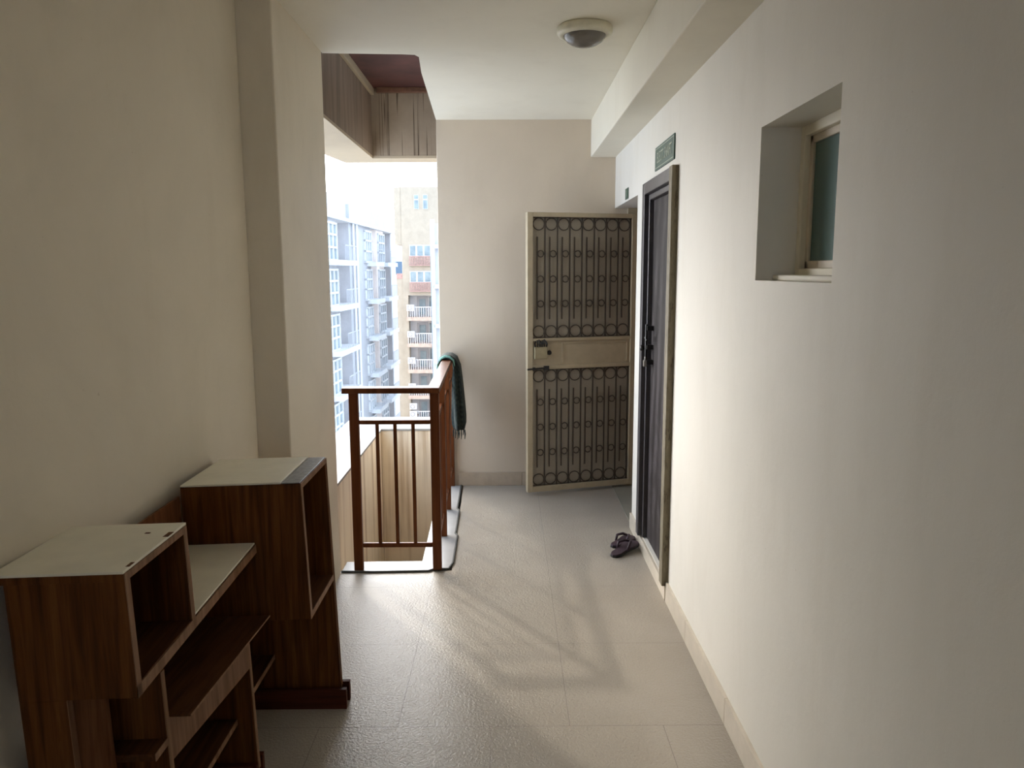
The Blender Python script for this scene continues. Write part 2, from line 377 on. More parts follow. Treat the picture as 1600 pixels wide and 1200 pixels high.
# upper beams
ub = MB().prism([(-1.0, 3.60), (-1.0, 5.90), (-1.02, 5.90), (-1.30, 5.62), (-1.30, 3.60)], 2.405, 2.93)
ub.bm.verts.ensure_lookup_table()
ubo = MB().hexa([(-1.30, 3.6, 2.405), (-1.0, 3.6, 2.405), (-1.0, 5.90, 2.405), (-1.30, 5.90, 2.405), (-1.30, 3.6, 3.0), (-1.0, 3.6, 3.0), (-1.0, 5.9, 3.0), (-1.30, 5.9, 3.0)]); ub.bm.free()
lb = ubo.build('wall_upper_left', M['brown_beam']); struct(lb, 'dark brown weathered beam along the left of the shaft overhead', 'beam')
bb = MB().box((-1.30, 5.901, 2.405), (-.40, 6.12, 3.0)).build('wall_upper_back', M['beam_stain']); struct(bb, 'drip-stained concrete beam across the back of the shaft overhead', 'beam')
so = MB().prism([(-1.306, 3.814), (-.999, 3.814), (-.999, 5.899), (-.486, 5.899), (-.486, 6.13), (-1.25, 6.13), (-1.306, 5.75)], 2.385, 2.404).build('trim_soffit', M['soffit_lining'])
struct(so, 'cream underside lining of the beams over the shaft', 'soffit')
rs = MB().box((-1.30, 3.60, 2.885), (-.30, 6.12, 3.05)).build('ceiling_shaft', M['soffit_red']); struct(rs, 'dark red painted soffit above the shaft', 'ceiling')
mo = MB().box((-.9995, 3.72, 2.835), (-.975, 5.899, 2.884)).build('trim_molding', M['soffit_lining'], bevel=.003); struct(mo, 'narrow beige moulding beside the red soffit', 'moulding')
mo = MB().box((-.954, 5.86, 2.848), (-.486, 5.899, 2.884)).build('trim_molding_back', plain('rust_brown_strip', (.16, .075, .04), .7, var=.2), bevel=.003); struct(mo, 'rust brown strip between the red soffit and the drip-stained beam', 'moulding')

# kerb of white marble round the shaft edge, with its dark joint
KO = [(-.872, 3.818), (-.70, 3.812), (-.42, 3.822), (-.395, 3.845), (-.318, 3.85), (-.300, 3.93), (-.304, 4.36), (-.318, 4.40), (-.322, 4.84), (-.338, 4.88), (-.345, 5.44)]
KI = [(-.49, 5.44), (-.485, 4.79), (-.467, 3.962), (-.872, 3.955)]
kb = MB().prism(KO + KI, -.16, .006).build('trim_kerb', M['marble'], bevel=.003); struct(kb, 'white marble kerb along the open edge under the railing', 'kerb')
jt = MB().tube([(x, y, .005) for x, y in KO], .0065, 6).build('trim_joint', M['sealant']); struct(jt, 'dark wavy sealant line along the marble kerb', 'joint')

# -------- window in the right wall
wn = struct(empty('window_1', (.9, 2.07, 1.52)), 'small recessed window with teal frosted glass in the right wall', 'window')
def wp(mb, name, mat, **k):
    o = mb.build(name, mat, **k); o.parent = wn; o.matrix_parent_inverse = Matrix.Translation(-Vector(wn.location)); return o
fr = MB(); X0 = .868
fr.box((X0, WY0, WZ0+.012), (X0+.05, WY0+.03, WZ1)); fr.box((X0, WY1-.03, WZ0+.012), (X0+.05, WY1, WZ1))
fr.box((X0, WY0+.03, WZ1-.03), (X0+.05, WY1-.03, WZ1)); fr.box((X0, WY0+.03, WZ0+.012), (X0+.05, WY1-.03, WZ0+.035))
wp(fr, 'window_frame', M['ceiling'], bevel=.003)
fr = MB(); X1 = .885; a, b, c_, d_ = WY0+.03, WY1-.03, WZ0+.035, WZ1-.03
fr.box((X1, a, c_), (X1+.02, a+.022, d_)); fr.box((X1, b-.022, c_), (X1+.02, b, d_)); fr.box((X1, a, d_-.022), (X1+.02, b, d_)); fr.box((X1, a, c_), (X1+.02, b, c_+.022))
wp(fr, 'sash', M['skirt'], bevel=.002)
wp(MB().box((X1+.008, a+.02, c_+.02), (X1+.014, b-.02, d_-.02)), 'pane', M['glass'])
sl = MB().box((.80, WY0, WZ0-.001), (.90, WY1, WZ0+.016)); wp(sl, 'sill', M['wall_right'], bevel=.006)
bk = MB().box((1.16, WY0, WZ0), (1.199, WY1, WZ1)); wp(bk, 'dark_backing', M['iron'])  # black panel behind the pane; the room's darkness is put into its colour

# -------- shaft door (dark)
dr = struct(empty('door_1', (.76, 3.83, .075)), 'dark grey smudged shaft door with a chipped olive near jamb in the right wall', 'door')
def inv(o, p): o.parent = p; o.matrix_parent_inverse = Matrix.Translation(-Vector(p.location)); return o
fm = MB(); FX = .722
fm.box((FX, 4.135, .078), (.80, 4.20, 2.006)); fm.box((FX, 3.51, 1.945), (.80, 4.135, 2.006))
fm.box((.745, 4.105, .078), (.80, 4.135, 1.945)); fm.box((.745, 3.51, 1.915), (.80, 4.105, 1.945))
inv(fm.build('door_frame', M['door_frame'], bevel=.004), dr)
nj = inv(MB().box((FX-.002, 3.444, .075), (.80, 3.51, 2.008)).build('jamb', M['jamb'], bevel=.003), dr); nj['label'] = 'chipped olive-brown near jamb'
inv(MB().box((.768, 3.511, .08), (.80, 4.104, 1.914)).build('door_leaf', M['door'], bevel=.002), dr)
lt = MB()
lt.tube([(.735, 4.06, 1.05), (.735, 4.06, 1.27)], .007, 8)
for z in (1.07, 1.15, 1.25): lt.box((.735, 4.035, z-.012), (.769, 4.085, z+.012))
lt.tube([(.735, 4.06, 1.20), (.72, 4.00, 1.205), (.725, 3.985, 1.19)], .007, 8); lt.tube([(.722, 3.99, 1.235), (.722, 3.99, 1.165)], .006, 8)
inv(lt.build('latch', M['iron'], smooth=False), dr)
kn = MB().lathe((0, 0, 0), [(0, .0), (.012, .002), (.018, .014), (.014, .024), (0, .028)], 16); ko = kn.build('knob', M['iron'], smooth=True)
ko.parent = dr; ko.rotation_euler = (0, -math.pi/2, 0); ko.location = (.735-.76, 4.10-3.83, 1.14-.075)
pd = MB().box((.722, 4.045, 1.045), (.738, 4.075, 1.078)); pd.ring((.73, 4.06, 1.085), .011, .003, (0, 1, 0), (0, 0, 1)); inv(pd.build('lock', M['steel'], bevel=.002), dr)

# -------- far doorway: closed dark door inside
d2 = struct(empty('door_2', (1.0, 5.0, 0)), 'dark inner door deep in the far doorway behind the metal gate', 'door')
inv(MB().box((1.05, 4.56, .01), (1.09, 5.40, 1.93)).build('door_leaf', M['wood'], bevel=.003), d2)
q = MB(); q.box((1.03, PY+.001, .007), (1.10, 4.56, ZS-.001)); q.box((1.03, 5.40, .007), (1.10, D-.001, ZS-.001)); q.box((1.03, 4.56, 1.93), (1.10, 5.40, ZS-.001))
inv(q.build('door_frame', M['door_frame'], bevel=.003), d2)
inv(MB().box((.835, D-.040, .007), (.90, D-.001, ZS-.001)).build('gate_post', M['gate'], bevel=.003), d2)

# -------- signs
def text_on(parent, body, size, mat, loc, rot, ext=.0008, name='lettering', sx=1.0):
    cu = bpy.data.curves.new(name, 'FONT'); cu.body = body; cu.size = size; cu.align_x = 'CENTER'; cu.align_y = 'CENTER'; cu.extrude = ext
    t = bpy.data.objects.new(name, cu); C.objects.link(t)
    dg = bpy.context.evaluated_depsgraph_get(); me = bpy.data.meshes.new_from_object(t.evaluated_get(dg)); bpy.data.objects.remove(t)
    o = bpy.data.objects.new(name, me); C.objects.link(o); me.materials.clear(); me.materials.append(mat)
    o.parent = parent; o.location = loc; o.rotation_euler = rot; o.scale = (sx, 1, 1); return o
sg = tag(empty('sign', (.7495, 3.75, 2.10)), 'green enamel sign with pale lettering on the right wall above the dark door', 'sign')
MB().box((-.006, -.222, -.056), (0, .222, .056)).build('plate', M['green'], sg, bevel=.001)
b_ = MB()
for z in (-.047, .044): b_.box((-.0068, -.214, z), (-.0058, .214, z+.003))
for y in (-.214, .211): b_.box((-.0068, y, -.047), (-.0058, y+.003, .047))
b_.build('border', M['letter'], sg)
text_on(sg, 'ELECT. SHAFT', .072, M['letter'], (-.0068, 0, -.002), (math.pi/2, 0, -math.pi/2), sx=.78)
sg = tag(empty('number_plate', (.7495, 4.905, 2.025)), 'tiny green number plate on the wall above the far doorway', 'sign')
MB().box((-.005, -.055, -.032), (0, .055, .034)).build('plate', M['green'], sg, bevel=.001)
text_on(sg, '1', .055, M['letter'], (-.0056, 0, 0), (math.pi/2, 0, -math.pi/2))

# -------- ceiling light
cl = tag(empty('ceiling_light', (.333, 3.445, ZC)), 'round ceiling light with a cream ring and smoky dome', 'ceiling light')
MB().lathe((0, 0, 0), [(0, 0), (.112, 0), (.118, -.006), (.118, -.026), (.112, -.034), (.094, -.040), (.088, -.036), (.085, -.028), (0, -.028)], 48).build('lamp_ring', M['lamp_ring'], cl, smooth=True)
MB().lathe((0, 0, 0), [(.090, -.034), (.086, -.046), (.074, -.060), (.055, -.072), (.03, -.080), (0, -.083)], 48).build('dome', M['dome'], cl, smooth=True)

# ---------------------------------------------------------------- railing round the shaft
rl = tag(empty('railing', (-.38, 3.85, 0)), 'brown painted metal railing turning the corner at the open shaft', 'railing')
def rpart(mb, name, bev=.003): return inv(mb.build(name, M['rail'], bevel=bev), rl)
YN = 3.845; HT = 0.972
def xline(y): return -.374 - (y-3.845)*.025       # side run drifts slightly left
rpart(MB().box((-.838, YN-.034, HT-.028), (-.346, YN+.034, HT)), 'top_rail')
rpart(MB().hexa([(-.408, YN+.034, HT-.028), (-.346, YN+.034, HT-.028), (-.384, 5.452, HT-.028), (-.446, 5.452, HT-.028), (-.408, YN+.034, HT), (-.346, YN+.034, HT), (-.384, 5.452, HT), (-.446, 5.452, HT)]), 'top_rail')
rpart(MB().box((-.808, YN-.014, .006), (-.760, YN+.014, HT-.028)), 'post')
for y in (YN, 4.36, 4.87, 5.43):
    x = xline(y); rpart(MB().box((x-.023, y-.016, .006), (x+.023, y+.016, HT-.028)), 'post')
rpart(MB().box((-.760, YN-.009, .781), (-.397, YN+.009, .803)), 'mid_rail', .004)
rpart(MB().box((-.760, YN-.009, .128), (-.397, YN+.009, .152)), 'lower_rail', .004)
for x in (-.669, -.578, -.486): rpart(MB().box((x-.009, YN-.007, .150), (x+.009, YN+.007, .783)), 'baluster', .003)
for ya, yb in ((YN+.016, 4.344), (4.376, 4.854), (4.886, 5.414)):
    for z, n_ in ((.792, 'mid_rail'), (.140, 'lower_rail')):
        a, b = xline(ya), xline(yb)
        rpart(MB().hexa([(a-.009, ya, z-.011), (a+.009, ya, z-.011), (b+.009, yb, z-.011), (b-.009, yb, z-.011), (a-.009, ya, z+.011), (a+.009, ya, z+.011), (b+.009, yb, z+.011), (b-.009, yb, z+.011)]), n_, 0)
    for k in range(1, 5):
        y = ya + (yb-ya)*k/5; x = xline(y)
        rpart(MB().box((x-.007, y-.009, .150), (x+.007, y+.009, .783)), 'baluster', .002)

# -------- scarf bundled over the far end of the top rail
sf = tag(empty('scarf', (-.37, 5.15, HT)), 'dark green checked scarf with tassels draped over the far end of the railing', 'scarf')
def loft(path, seg=30):
    # path: (x, z, half-thickness in the plane, half-width in Y, yc)
    mb = MB(); rings = []
    for i, (x, z, t, wy, yc) in enumerate(path):
        p0 = path[max(i-1, 0)]; p1 = path[min(i+1, len(path)-1)]
        tx, tz = p1[0]-p0[0], p1[1]-p0[1]; L = math.hypot(tx, tz); nx, nz = tz/L, -tx/L
        r = []
        for k in range(seg):
            a = 2*math.pi*k/seg; rip = 1 + .16*math.sin(5*a + i*.15) + .07*math.sin(9*a - i*.3)
            r.append(mb.bm.verts.new((x + nx*t*math.cos(a)*rip, yc + wy*math.sin(a)*rip, z + nz*t*math.cos(a)*rip)))
        rings.append(r)
    for A, B in zip(rings, rings[1:]):
        for k in range(seg): mb.bm.faces.new((A[k], A[(k+1) % seg], B[(k+1) % seg], B[k]))
    mb.bm.faces.new(rings[0][::-1]); mb.bm.faces.new(rings[-1]); return mb
path = [(-.462, .82, .010, .10, 5.17), (-.462, .88, .014, .11, 5.17), (-.458, .94, .014, .12, 5.16), (-.445, .980, .012, .12, 5.16), (-.415, .992, .012, .125, 5.16), (-.385, .990, .014, .125, 5.15),
        (-.358, .970, .016, .12, 5.15), (-.345, .92, .024, .115, 5.14), (-.342, .84, .032, .11, 5.13), (-.338, .74, .038, .11, 5.12), (-.335, .66, .042, .11, 5.12), (-.332, .58, .046, .10, 5.11), (-.330, .53, .044, .10, 5.11), (-.330, .500, .036, .09, 5.11)]
inv(loft(path).build('cloth', M['scarf'], smooth=True), sf)
ed = MB().tube([(-.466, 5.046, .86), (-.462, 5.040, .94), (-.445, 5.034, .982), (-.415, 5.030, .998), (-.385, 5.030, .994), (-.362, 5.034, .972), (-.352, 5.036, .90)], .008, 8)
o = inv(ed.build('border', M['scarf_light'], smooth=True), sf); o['label'] = 'turquoise border'
for k in range(7):
    x = -.368 + .013*k; y = 5.03 + .03*(k % 3); L = .05 + .03*((k*37) % 5)/4
    tz = [(x, y, .505), (x+.002, y, .505-L*.5), (x-.001, y, .505-L)]
    inv(MB().tube(tz, [.0035, .005, .0025], 6).build('tassel', M['scarf'], smooth=True), sf)

# ---------------------------------------------------------------- metal gate
GA = math.atan2(5.42-5.2, .895-.127)
gt = tag(empty('security_gate', (.127, 5.20, 0), GA), 'beige metal security gate with rings and bars standing open at the far doorway', 'gate')
GW = .80; g0, g1 = .022, 1.938
def gp(mb, name, mat, **k): return mb.build(name, mat, gt, **k)
fmb = MB(); T = .022
fmb.box((0, -T, g0), (.040, T, g1)); fmb.box((GW-.040, -T, g0), (GW, T, g1))
fmb.box((.040, -T, g1-.030), (GW-.040, T, g1)); fmb.box((.040, -T, g0), (GW-.040, T, g0+.040))
fmb.box((.040, -T, 1.078), (GW-.040, T, 1.098)); fmb.box((.040, -T, .884), (GW-.040, T, .912))
gp(fmb, 'frame', M['gate'], bevel=.003)
lk = MB().box((.040, -.008, .912), (GW-.040, .010, 1.078)); gp(lk, 'lock_panel', M['gate'])
rdg = MB()
rdg.box((.250, -.014, .925), (.262, -.008, 1.066)); rdg.box((.262, -.014, 1.054), (.745, -.008, 1.066)); rdg.box((.735, -.014, .925), (.745, -.008, 1.054))
gp(rdg, 'panel_ridge', M['gate'], bevel=.002)
for nm, z0, z1, zt, zb, rz, s0, s1 in (('upper_grille', 1.098, 1.908, 1.862, 1.143, (1.666, 1.497, 1.331), 1.226, 1.778), ('lower_grille', .062, .884, .838, .108, (.655, .480, .300), .195, .745)):
    gp(MB().box((.040, .008, z0), (GW-.040, .011, z1)), 'mesh_screen', M['mesh'])
    r = MB(); P = .0888
    for k in range(8):
        cx = .0845 + P*k
        for z in (zt, zb): r.ring((cx, -.006, z), .0395, .0040, (1, 0, 0), (0, 0, 1), 28, 6)
        xb = cx + P/2
        r.box((xb-.004, -.010, z0), (xb+.004, -.002, z1))
        xs_ = cx - .010; r.box((xs_-.0035, -.010, s0), (xs_+.0035, -.002, s1))
        for z in rz: r.ring((cx+.0135, -.006, z), .0215, .0040, (1, 0, 0), (0, 0, 1), 18, 6)
        for sgn in (-1, 1):
            for zz in (z1-.002, z0+.002): pass
    r.box((.040, -.010, z1-.006), (GW-.040, -.002, z1-.001)); r.box((.040, -.010, z0+.001), (GW-.040, -.002, z0+.006))
    gp(r, nm, M['gate_rod'])
gp(MB().box((.045, -.045, .958), (.136, -.008, 1.042)), 'lock_box', M['brass'], bevel=.005)
kk = MB()
for k in range(6): kk.tube([(.05+.016*k, -.04, 1.044), (.045+.017*k, -.045-.006*(k % 2), 1.062), (.055+.012*k, -.03, 1.078+.006*(k % 3))], .006, 6)
gp(kk, 'lock_shackle', M['iron'])
gp(MB().lathe((0, 0, 0), [(0, 0), (.017, 0), (.015, .008), (0, .009)], 16), 'keyhole', M['iron']).matrix_local = Matrix.Translation((.160, -.009, .997)) @ Matrix.Rotation(math.pi/2, 4, 'X')
bt = MB().tube([(-.004, -.030, .888), (.115, -.030, .895)], .006, 8); bt.box((.035, -.036, .880), (.052, -.020, .902)); bt.box((.115, -.038, .880), (.150, -.020, .910))
gp(bt, 'bolt', M['iron'])
for z in (.35, 1.0, 1.7): gp(MB().tube([(GW+.004, 0, z-.04), (GW+.004, 0, z+.04)], .009, 8), 'hinge', M['gate'])

# ---------------------------------------------------------------- flip-flops
def flip(name, label, heel, toe, zh, zt, side):
    h = Vector(heel); t = Vector(toe); L = (t-h).length; a = math.atan2((t-h).y, (t-h).x)
    e = tag(empty(name, (h.x, h.y, zh), a), label, 'flip-flop', 'pair of flip-flops'); e.rotation_euler = (0, -math.atan2(zt-zh, L), a)
    prof = [(0, .0), (.01, .020), (.04, .031), (.09, .031), (.13, .033), (.17, .042), (.20, .043), (.225, .034), (.238, .018), (.242, 0)]
    pts = [(x*L/.242, w_) for x, w_ in prof] + [(x*L/.242, -w_) for x, w_ in prof[-2:0:-1]]
    MB().prism(pts, 0, .010).build('sole', M['flip_sole'], e, bevel=.002)
    MB().prism([(x*.985+.001, y*.97) for x, y in pts], .0102, .018).build('footbed', M['flip'], e, bevel=.004)
    st = MB(); k = L/.242
    P0 = Vector((.188*k, 0, .018))
    for s_ in (-1, 1):
        st.tube([P0, P0+Vector((-.004, s_*.002, .014)), Vector((.158*k, s_*.020, .044)), Vector((.120*k, s_*.036, .042)), Vector((.098*k, s_*.034, .012))], [.005, .007, .008, .008, .006], 8)
    st.build('strap', M['flip'], e, smooth=True); return e
flip('flip_flop', 'maroon flip-flop lying flat, the farther of the pair by the dark door', (.585, 4.150), (.725, 4.32), 0.0, 0.0, 1)
flip('flip_flop', 'maroon flip-flop tilted against its partner, the nearer of the pair by the dark door', (.565, 4.005), (.722, 4.175), 0.0, 0.022, -1)

# ---------------------------------------------------------------- wooden shelf unit (askew, leaning on the left wall)
su = tag(empty('shelf_unit', (-.8, 2.0, 0)), 'open teak laminate shelf unit with white tops leaning along the left wall', 'shelf unit')
def sp_(mb, name, mat, **k):
    k.setdefault('bevel', .0012); return inv(mb.build(name, mat, **k), su)
def slab(x0, x1, y0, y1, z0, z1, slope=0.0, yref=None):
    # lean-frame board: x given at height .9; top leans to the wall
    def L(x, y, z):
        zz = z + (slope*(y-(yref if yref is not None else y0)))
        return (x - (zz-.9)*.032, y, zz + (x+.64)*.030)
    return MB().hexa([L(x0, y0, z0), L(x1, y0, z0), L(x1, y1, z0), L(x0, y1, z0), L(x0, y0, z1), L(x1, y0, z1), L(x1, y1, z1), L(x0, y1, z1)])
t = .019
# tall far box
XB, XF = -1.0, -.634
YA, YE = 2.272, 2.605; ZT, ZB = .916, .475
sp_(slab(XB, XF, YA, YA+t, ZB, ZT-.004), 'side_panel', M['wood'])
sp_(slab(XB, XF, YE-t, YE, .06, ZT-.004), 'side_panel', M['wood'])
sp_(slab(XB, XF, YA+t, YE-t, ZB, ZB+t), 'shelf', M['wood_shelf'])
sp_(slab(XB, XF, YA+t, YE-t, ZT-.004-t+.002, ZT-.003), 'top_panel', M['wood'])
o = sp_(slab(XB, XF-.060, YA, YE-.004, ZT-.003, ZT+.003), 'top_laminate', M['white_lam']); o['label'] = 'off-white laminate top'
o = sp_(slab(XF-.058, XF-.002, YA+.002, YE-.002, ZT-.003, ZT-.001), 'bare_strip', M['bare_strip']); o['label'] = 'bare bluish strip along the front of the top'
sp_(slab(XB, XB+.006, YA+t, YE-t, ZB, ZT-t), 'back_panel', M['wood'])
e = slab(XF, XF+.002, YA, YA+t, ZB, ZT-.004)
sp_(e, 'edge_band', M['edge'], bevel=0); sp_(slab(XF, XF+.002, YA+t, YE-t, ZB, ZB+t), 'edge_band', M['edge'], bevel=0)
sp_(slab(XF, XF+.002, YA+t, YE, ZT-t-.002, ZT-.004), 'edge_band', M['edge'], bevel=0)
sp_(slab(XF, XF+.002, YE-.006, YE, .07, ZT-t), 'edge_band', M['edge'], bevel=0)
# near cube
NY0, NY1 = 1.50, 1.805; NX0, NXF = -1.035, -.786; NZT, NZB = .951, .672
sp_(slab(NX0, NXF, NY0, NY0+t, NZB-.0, NZT-.01), 'side_panel', M['wood'])
sp_(slab(NX0, NXF, NY1-t, NY1, NZB+.02, NZT-.01), 'side_panel', M['wood'])
sp_(slab(NX0-.03, NXF, NY0-.002, NY1, NZT-.022, NZT-.005), 'top_panel', M['wood'])
o = sp_(slab(-1.062, NXF+.001, NY0-.004, NY1+.002, NZT-.005, NZT+.001), 'top_laminate', M['white_lam']); o['label'] = 'off-white laminate top with chipped front edge'
for (cx, cy, rx, ry) in ((-.845, 1.735, .006, .004), (NXF-.004, 1.72, .006, .016), (NXF-.003, 1.535, .004, .012)):
    sp_(slab(cx-rx, cx+rx, cy-ry, cy+ry, NZT+.0008, NZT+.0016), 'chip', M['wood'], bevel=0)
sp_(slab(NX0, NX0+.006, NY0+t, NY1-t, NZB, NZT-.02), 'back_panel', M['wood'])
SL = .035
# long board: cube floor and white middle shelf in one
sp_(slab(NX0+.01, NXF, NY0+.001, YA-.002, NZB, NZB+.028, SL, NY0), 'long_shelf', M['wood_shelf'])
o = sp_(slab(-1.0, NXF-.001, NY1+.002, YA-.003, NZB+.028, NZB+.033, SL, NY0), 'shelf_laminate', M['white_lam']); o['label'] = 'off-white laminate on the middle shelf'
sp_(slab(NXF, NXF+.002, NY0, YA-.002, NZB, NZB+.026, SL, NY0), 'edge_band', M['edge'], bevel=0)
sp_(slab(NXF, NXF+.002, NY0, NY0+t, NZB, NZT-.005), 'edge_band', M['edge'], bevel=0)
sp_(slab(NXF, NXF+.002, NY1-t, NY1, NZB+.034, NZT-.005), 'edge_band', M['edge'], bevel=0)
sp_(slab(NXF, NXF+.002, NY0+t, NY1-t, NZT-.022, NZT-.006), 'edge_band', M['edge'], bevel=0)
# back panel seen above the middle shelf
sp_(slab(-1.012, -1.004, NY1+.003, YA-.001, .50, .886), 'back_panel', M['wood_light'])
# lower side of the near end
sp_(slab(NX0, -.936, NY0, NY0+t, .055, NZB), 'side_panel', M['wood']); sp_(slab(-.936, -.934, NY0, NY0+t, .055, NZB-.001), 'edge_band', M['edge'], bevel=0)
sp_(slab(NX0+.01, -.868, NY0+t+.001, NY0+t+.018, .055, NZB-.001), 'side_panel', M['wood_light'])
# dividers
DX = -.785
sp_(slab(-.99, DX, 1.60, 1.60+.017, .055, NZB+.001), 'divider', M['wood']); sp_(slab(DX, DX+.002, 1.60, 1.617, .055, NZB+.001), 'edge_band', M['edge'], bevel=0)
sp_(slab(-.99, -.794, 2.15, 2.167, .055, .50), 'divider', M['wood']); sp_(slab(-.794, -.792, 2.15, 2.167, .055, .50), 'edge_band', M['edge'], bevel=0)
# compartment shelf at the near end
sp_(slab(-1.02, DX, NY0+.04, 1.599, .500, .517), 'shelf', M['wood_shelf']); sp_(slab(DX, DX+.002, NY0+.04, 1.599, .500, .517), 'edge_band', M['edge'], bevel=0)
# loose board over the fascia
sp_(slab(-.99, -.735, 1.618, 2.195, .556, .561, -.055, 1.618), 'loose_board', M['wood_shelf']); sp_(slab(-.735, -.7335, 1.618, 2.195, .556, .561, -.055, 1.618), 'edge_band', M['edge'], bevel=0)
sp_(slab(-.806, DX-.004, 1.618, 2.149, .445, .555, -.11, 1.618), 'fascia', wood('fascia_laminate', (.15, .075, .042), (.25, .135, .08)))
# low shelves
sp_(slab(-1.0, -.845, 1.618, 2.149, .205, .222), 'shelf', M['wood_shelf']); sp_(slab(-.845, -.843, 1.618, 2.149, .205, .222), 'edge_band', M['edge'], bevel=0)
sp_(slab(-1.0, -.865, 2.168, YE-t-.001, .185, .202), 'shelf', M['wood_shelf']); sp_(slab(-.865, -.863, 2.168, YE-t-.001, .185, .202), 'edge_band', M['edge'], bevel=0)
# low back panel
sp_(slab(-1.016, -1.006, NY0+.04, YE-t-.001, .10, .50), 'back_panel', M['wood'])
# feet: two boards clasping each upright
def foot(y, xf, name='foot'):
    for a, b in ((y-.045, y-.027), (y+.012, y+.030)):
        inv(MB().box((-1.0, a, 0), (xf, b, .074)).build(name, M['wood_red'], bevel=.0015), su)
    inv(MB().box((-.98, y-.027, .03), (xf-.010, y+.012, .055)).build(name, M['wood_red'], bevel=.001), su)
foot(2.605-.005, -.583); foot(2.175, -.765)
o = None

# ---------------------------------------------------------------- outside
g = MB().box((-200, 8, -30.2), (200, 300, -30)).build('ground', M['ground']); struct(g, 'hazy ground far below the building', 'ground')

# left apartment block: facade running away from the viewer
LB = empty('apartment_block', (-11.65, 58, 0), -math.atan(.036))
tag(LB, 'pale blue-white apartment block receding on the left with stacked balconies', 'building')
def lp(mb, name, mat, par=LB): return mb.build(name, mat, par)
RC = 1.3
ZL, ZH = -30, 5.1
lp(MB().box((-14, -16, ZL), (-RC, 16.2, ZH)), 'core_wall', M['b_beige'])
for a, b, m_ in ((-16, -4.3, 'b_white'), (-.5, 6.9, 'b_white'), (9.3, 12.4, 'b_beige'), (15.7, 16.3, 'b_white')):
    lp(MB().box((-RC, a, ZL), (0, b, ZH)), 'wall', M[m_])
lp(MB().box((-RC-.2, -16, ZH), (.35, 16.4, ZH+.22)), 'cornice', M['b_frame'])
lp(MB().box((-6, -14, ZH+.22), (-.3, .2, 6.9)), 'roof_parapet', M['b_white'])
lp(MB().box((-6, .2, ZH+.22), (-.1, 14.6, 6.55)), 'roof_parapet', M['b_white'])
lp(MB().box((-6, -12, 6.9), (-.6, -4.2, 8.3)), 'roof_tank_room', M['b_white'])
for y in (.3, 1.4): lp(MB().tube([(.15, y, ZL), (.15, y, ZH)], .10, 8), 'drain_pipe', M['b_frame'])
bays = ((-7.6, -4.35, -4.3, -.5), (4.4, 6.85, 6.9, 9.3), (9.6, 12.35, 12.4, 15.7))
for wi, (wa, wb, ra, rb_) in enumerate(bays):
    for k in range(7):
        zt = ZH - 3.05*k; zb = zt - 3.05
        win = lp(MB(), 'window', M['b_frame'])
        mb = MB(); z0, z1 = zb+.30, zt-.35
        if k == 0: z1 = zt-.3
        cols = 3; 
        for j in range(cols+1):
            y = wa + .1 + (wb-wa-.2)*j/cols; mb.box((0, y-.06, z0), (.16, y+.06, z1))
        for z in (z0, z0+.85, z1-.75, z1): mb.box((0, wa+.04, z-.07), (.16, wb-.04, z+.07))
        bpy.data.objects.remove(win); win = lp(mb, 'window', M['b_frame'])
        lp(MB().box((.0, wa+.1, z0), (.05, wb-.1, z1)), 'pane', M['b_glass'], win)
        lp(MB().box((-RC, wa+1.0, zb-.05), (.75, rb_-.4, zb+.30)), 'balcony_slab', M['b_frame'])
        rr = MB(); rr.box((.62, ra, zb+1.30), (.67, rb_-.45, zb+1.36))
        n = int((rb_-.45-ra)/.35)
        for j in range(n+1): y = ra + .02 + j*(rb_-.5-ra)/n; rr.box((.63, y-.02, zb+.3), (.66, y+.02, zb+1.3))
        lp(rr, 'balcony_rail', M['b_white'])

# right cream block facing the viewer
RBd = empty('apartment_tower', (-9.5, 89, -30)); tag(RBd, 'cream sun-bleached apartment tower facing the viewer with faded red railings', 'building')
def rp_(mb, name, mat, par=None):
    o = mb.build(name, mat); p = par or RBd
    o.parent = p
    if par is None: o.matrix_parent_inverse = Matrix.Translation(-Vector(RBd.location))
    return o
Y0 = 89; RZ = -1.15
rp_(MB().box((-12.0, Y0+1.5, -30), (-4, Y0+12, 11.0)), 'core_wall', M['b_recess'])
rp_(MB().box((-12.05, Y0, -30), (-11.45, Y0+1.5, 11.02)), 'wall', M['b_cream']); rp_(MB().box((-8.55, Y0, -30), (-4, Y0+1.5, 11.02)), 'wall', M['b_cream'])
rp_(MB().box((-11.45, Y0, RZ), (-8.55, Y0+1.5, 11.02)), 'wall', M['b_cream'])
rp_(MB().box((-12.85, Y0+.1, 4.6), (-12.05, Y0+6, 11.0)), 'wall', M['b_cream'])
rp_(MB().box((-12.75, Y0+.1, -30), (-12.05, Y0+6, .75)), 'wall', M['b_cream']); rp_(MB().box((-12.75, Y0+.05, .75), (-12.05, Y0+6, 1.35)), 'terrace_rail', M['b_red'])
for x in (-10.52, -9.50):
    w_ = rp_(MB().box((x-.05, Y0-.06, 8.55), (x+.50, Y0-.02, 10.15)), 'window', M['b_frame']); rp_(MB().box((x, Y0-.10, 8.6), (x+.45, Y0-.05, 9.55)).box((x, Y0-.10, 9.7), (x+.45, Y0-.05, 10.1)), 'pane', M['b_glass'], w_).matrix_parent_inverse = Matrix.Identity(4)
    w_.children[0].parent = w_
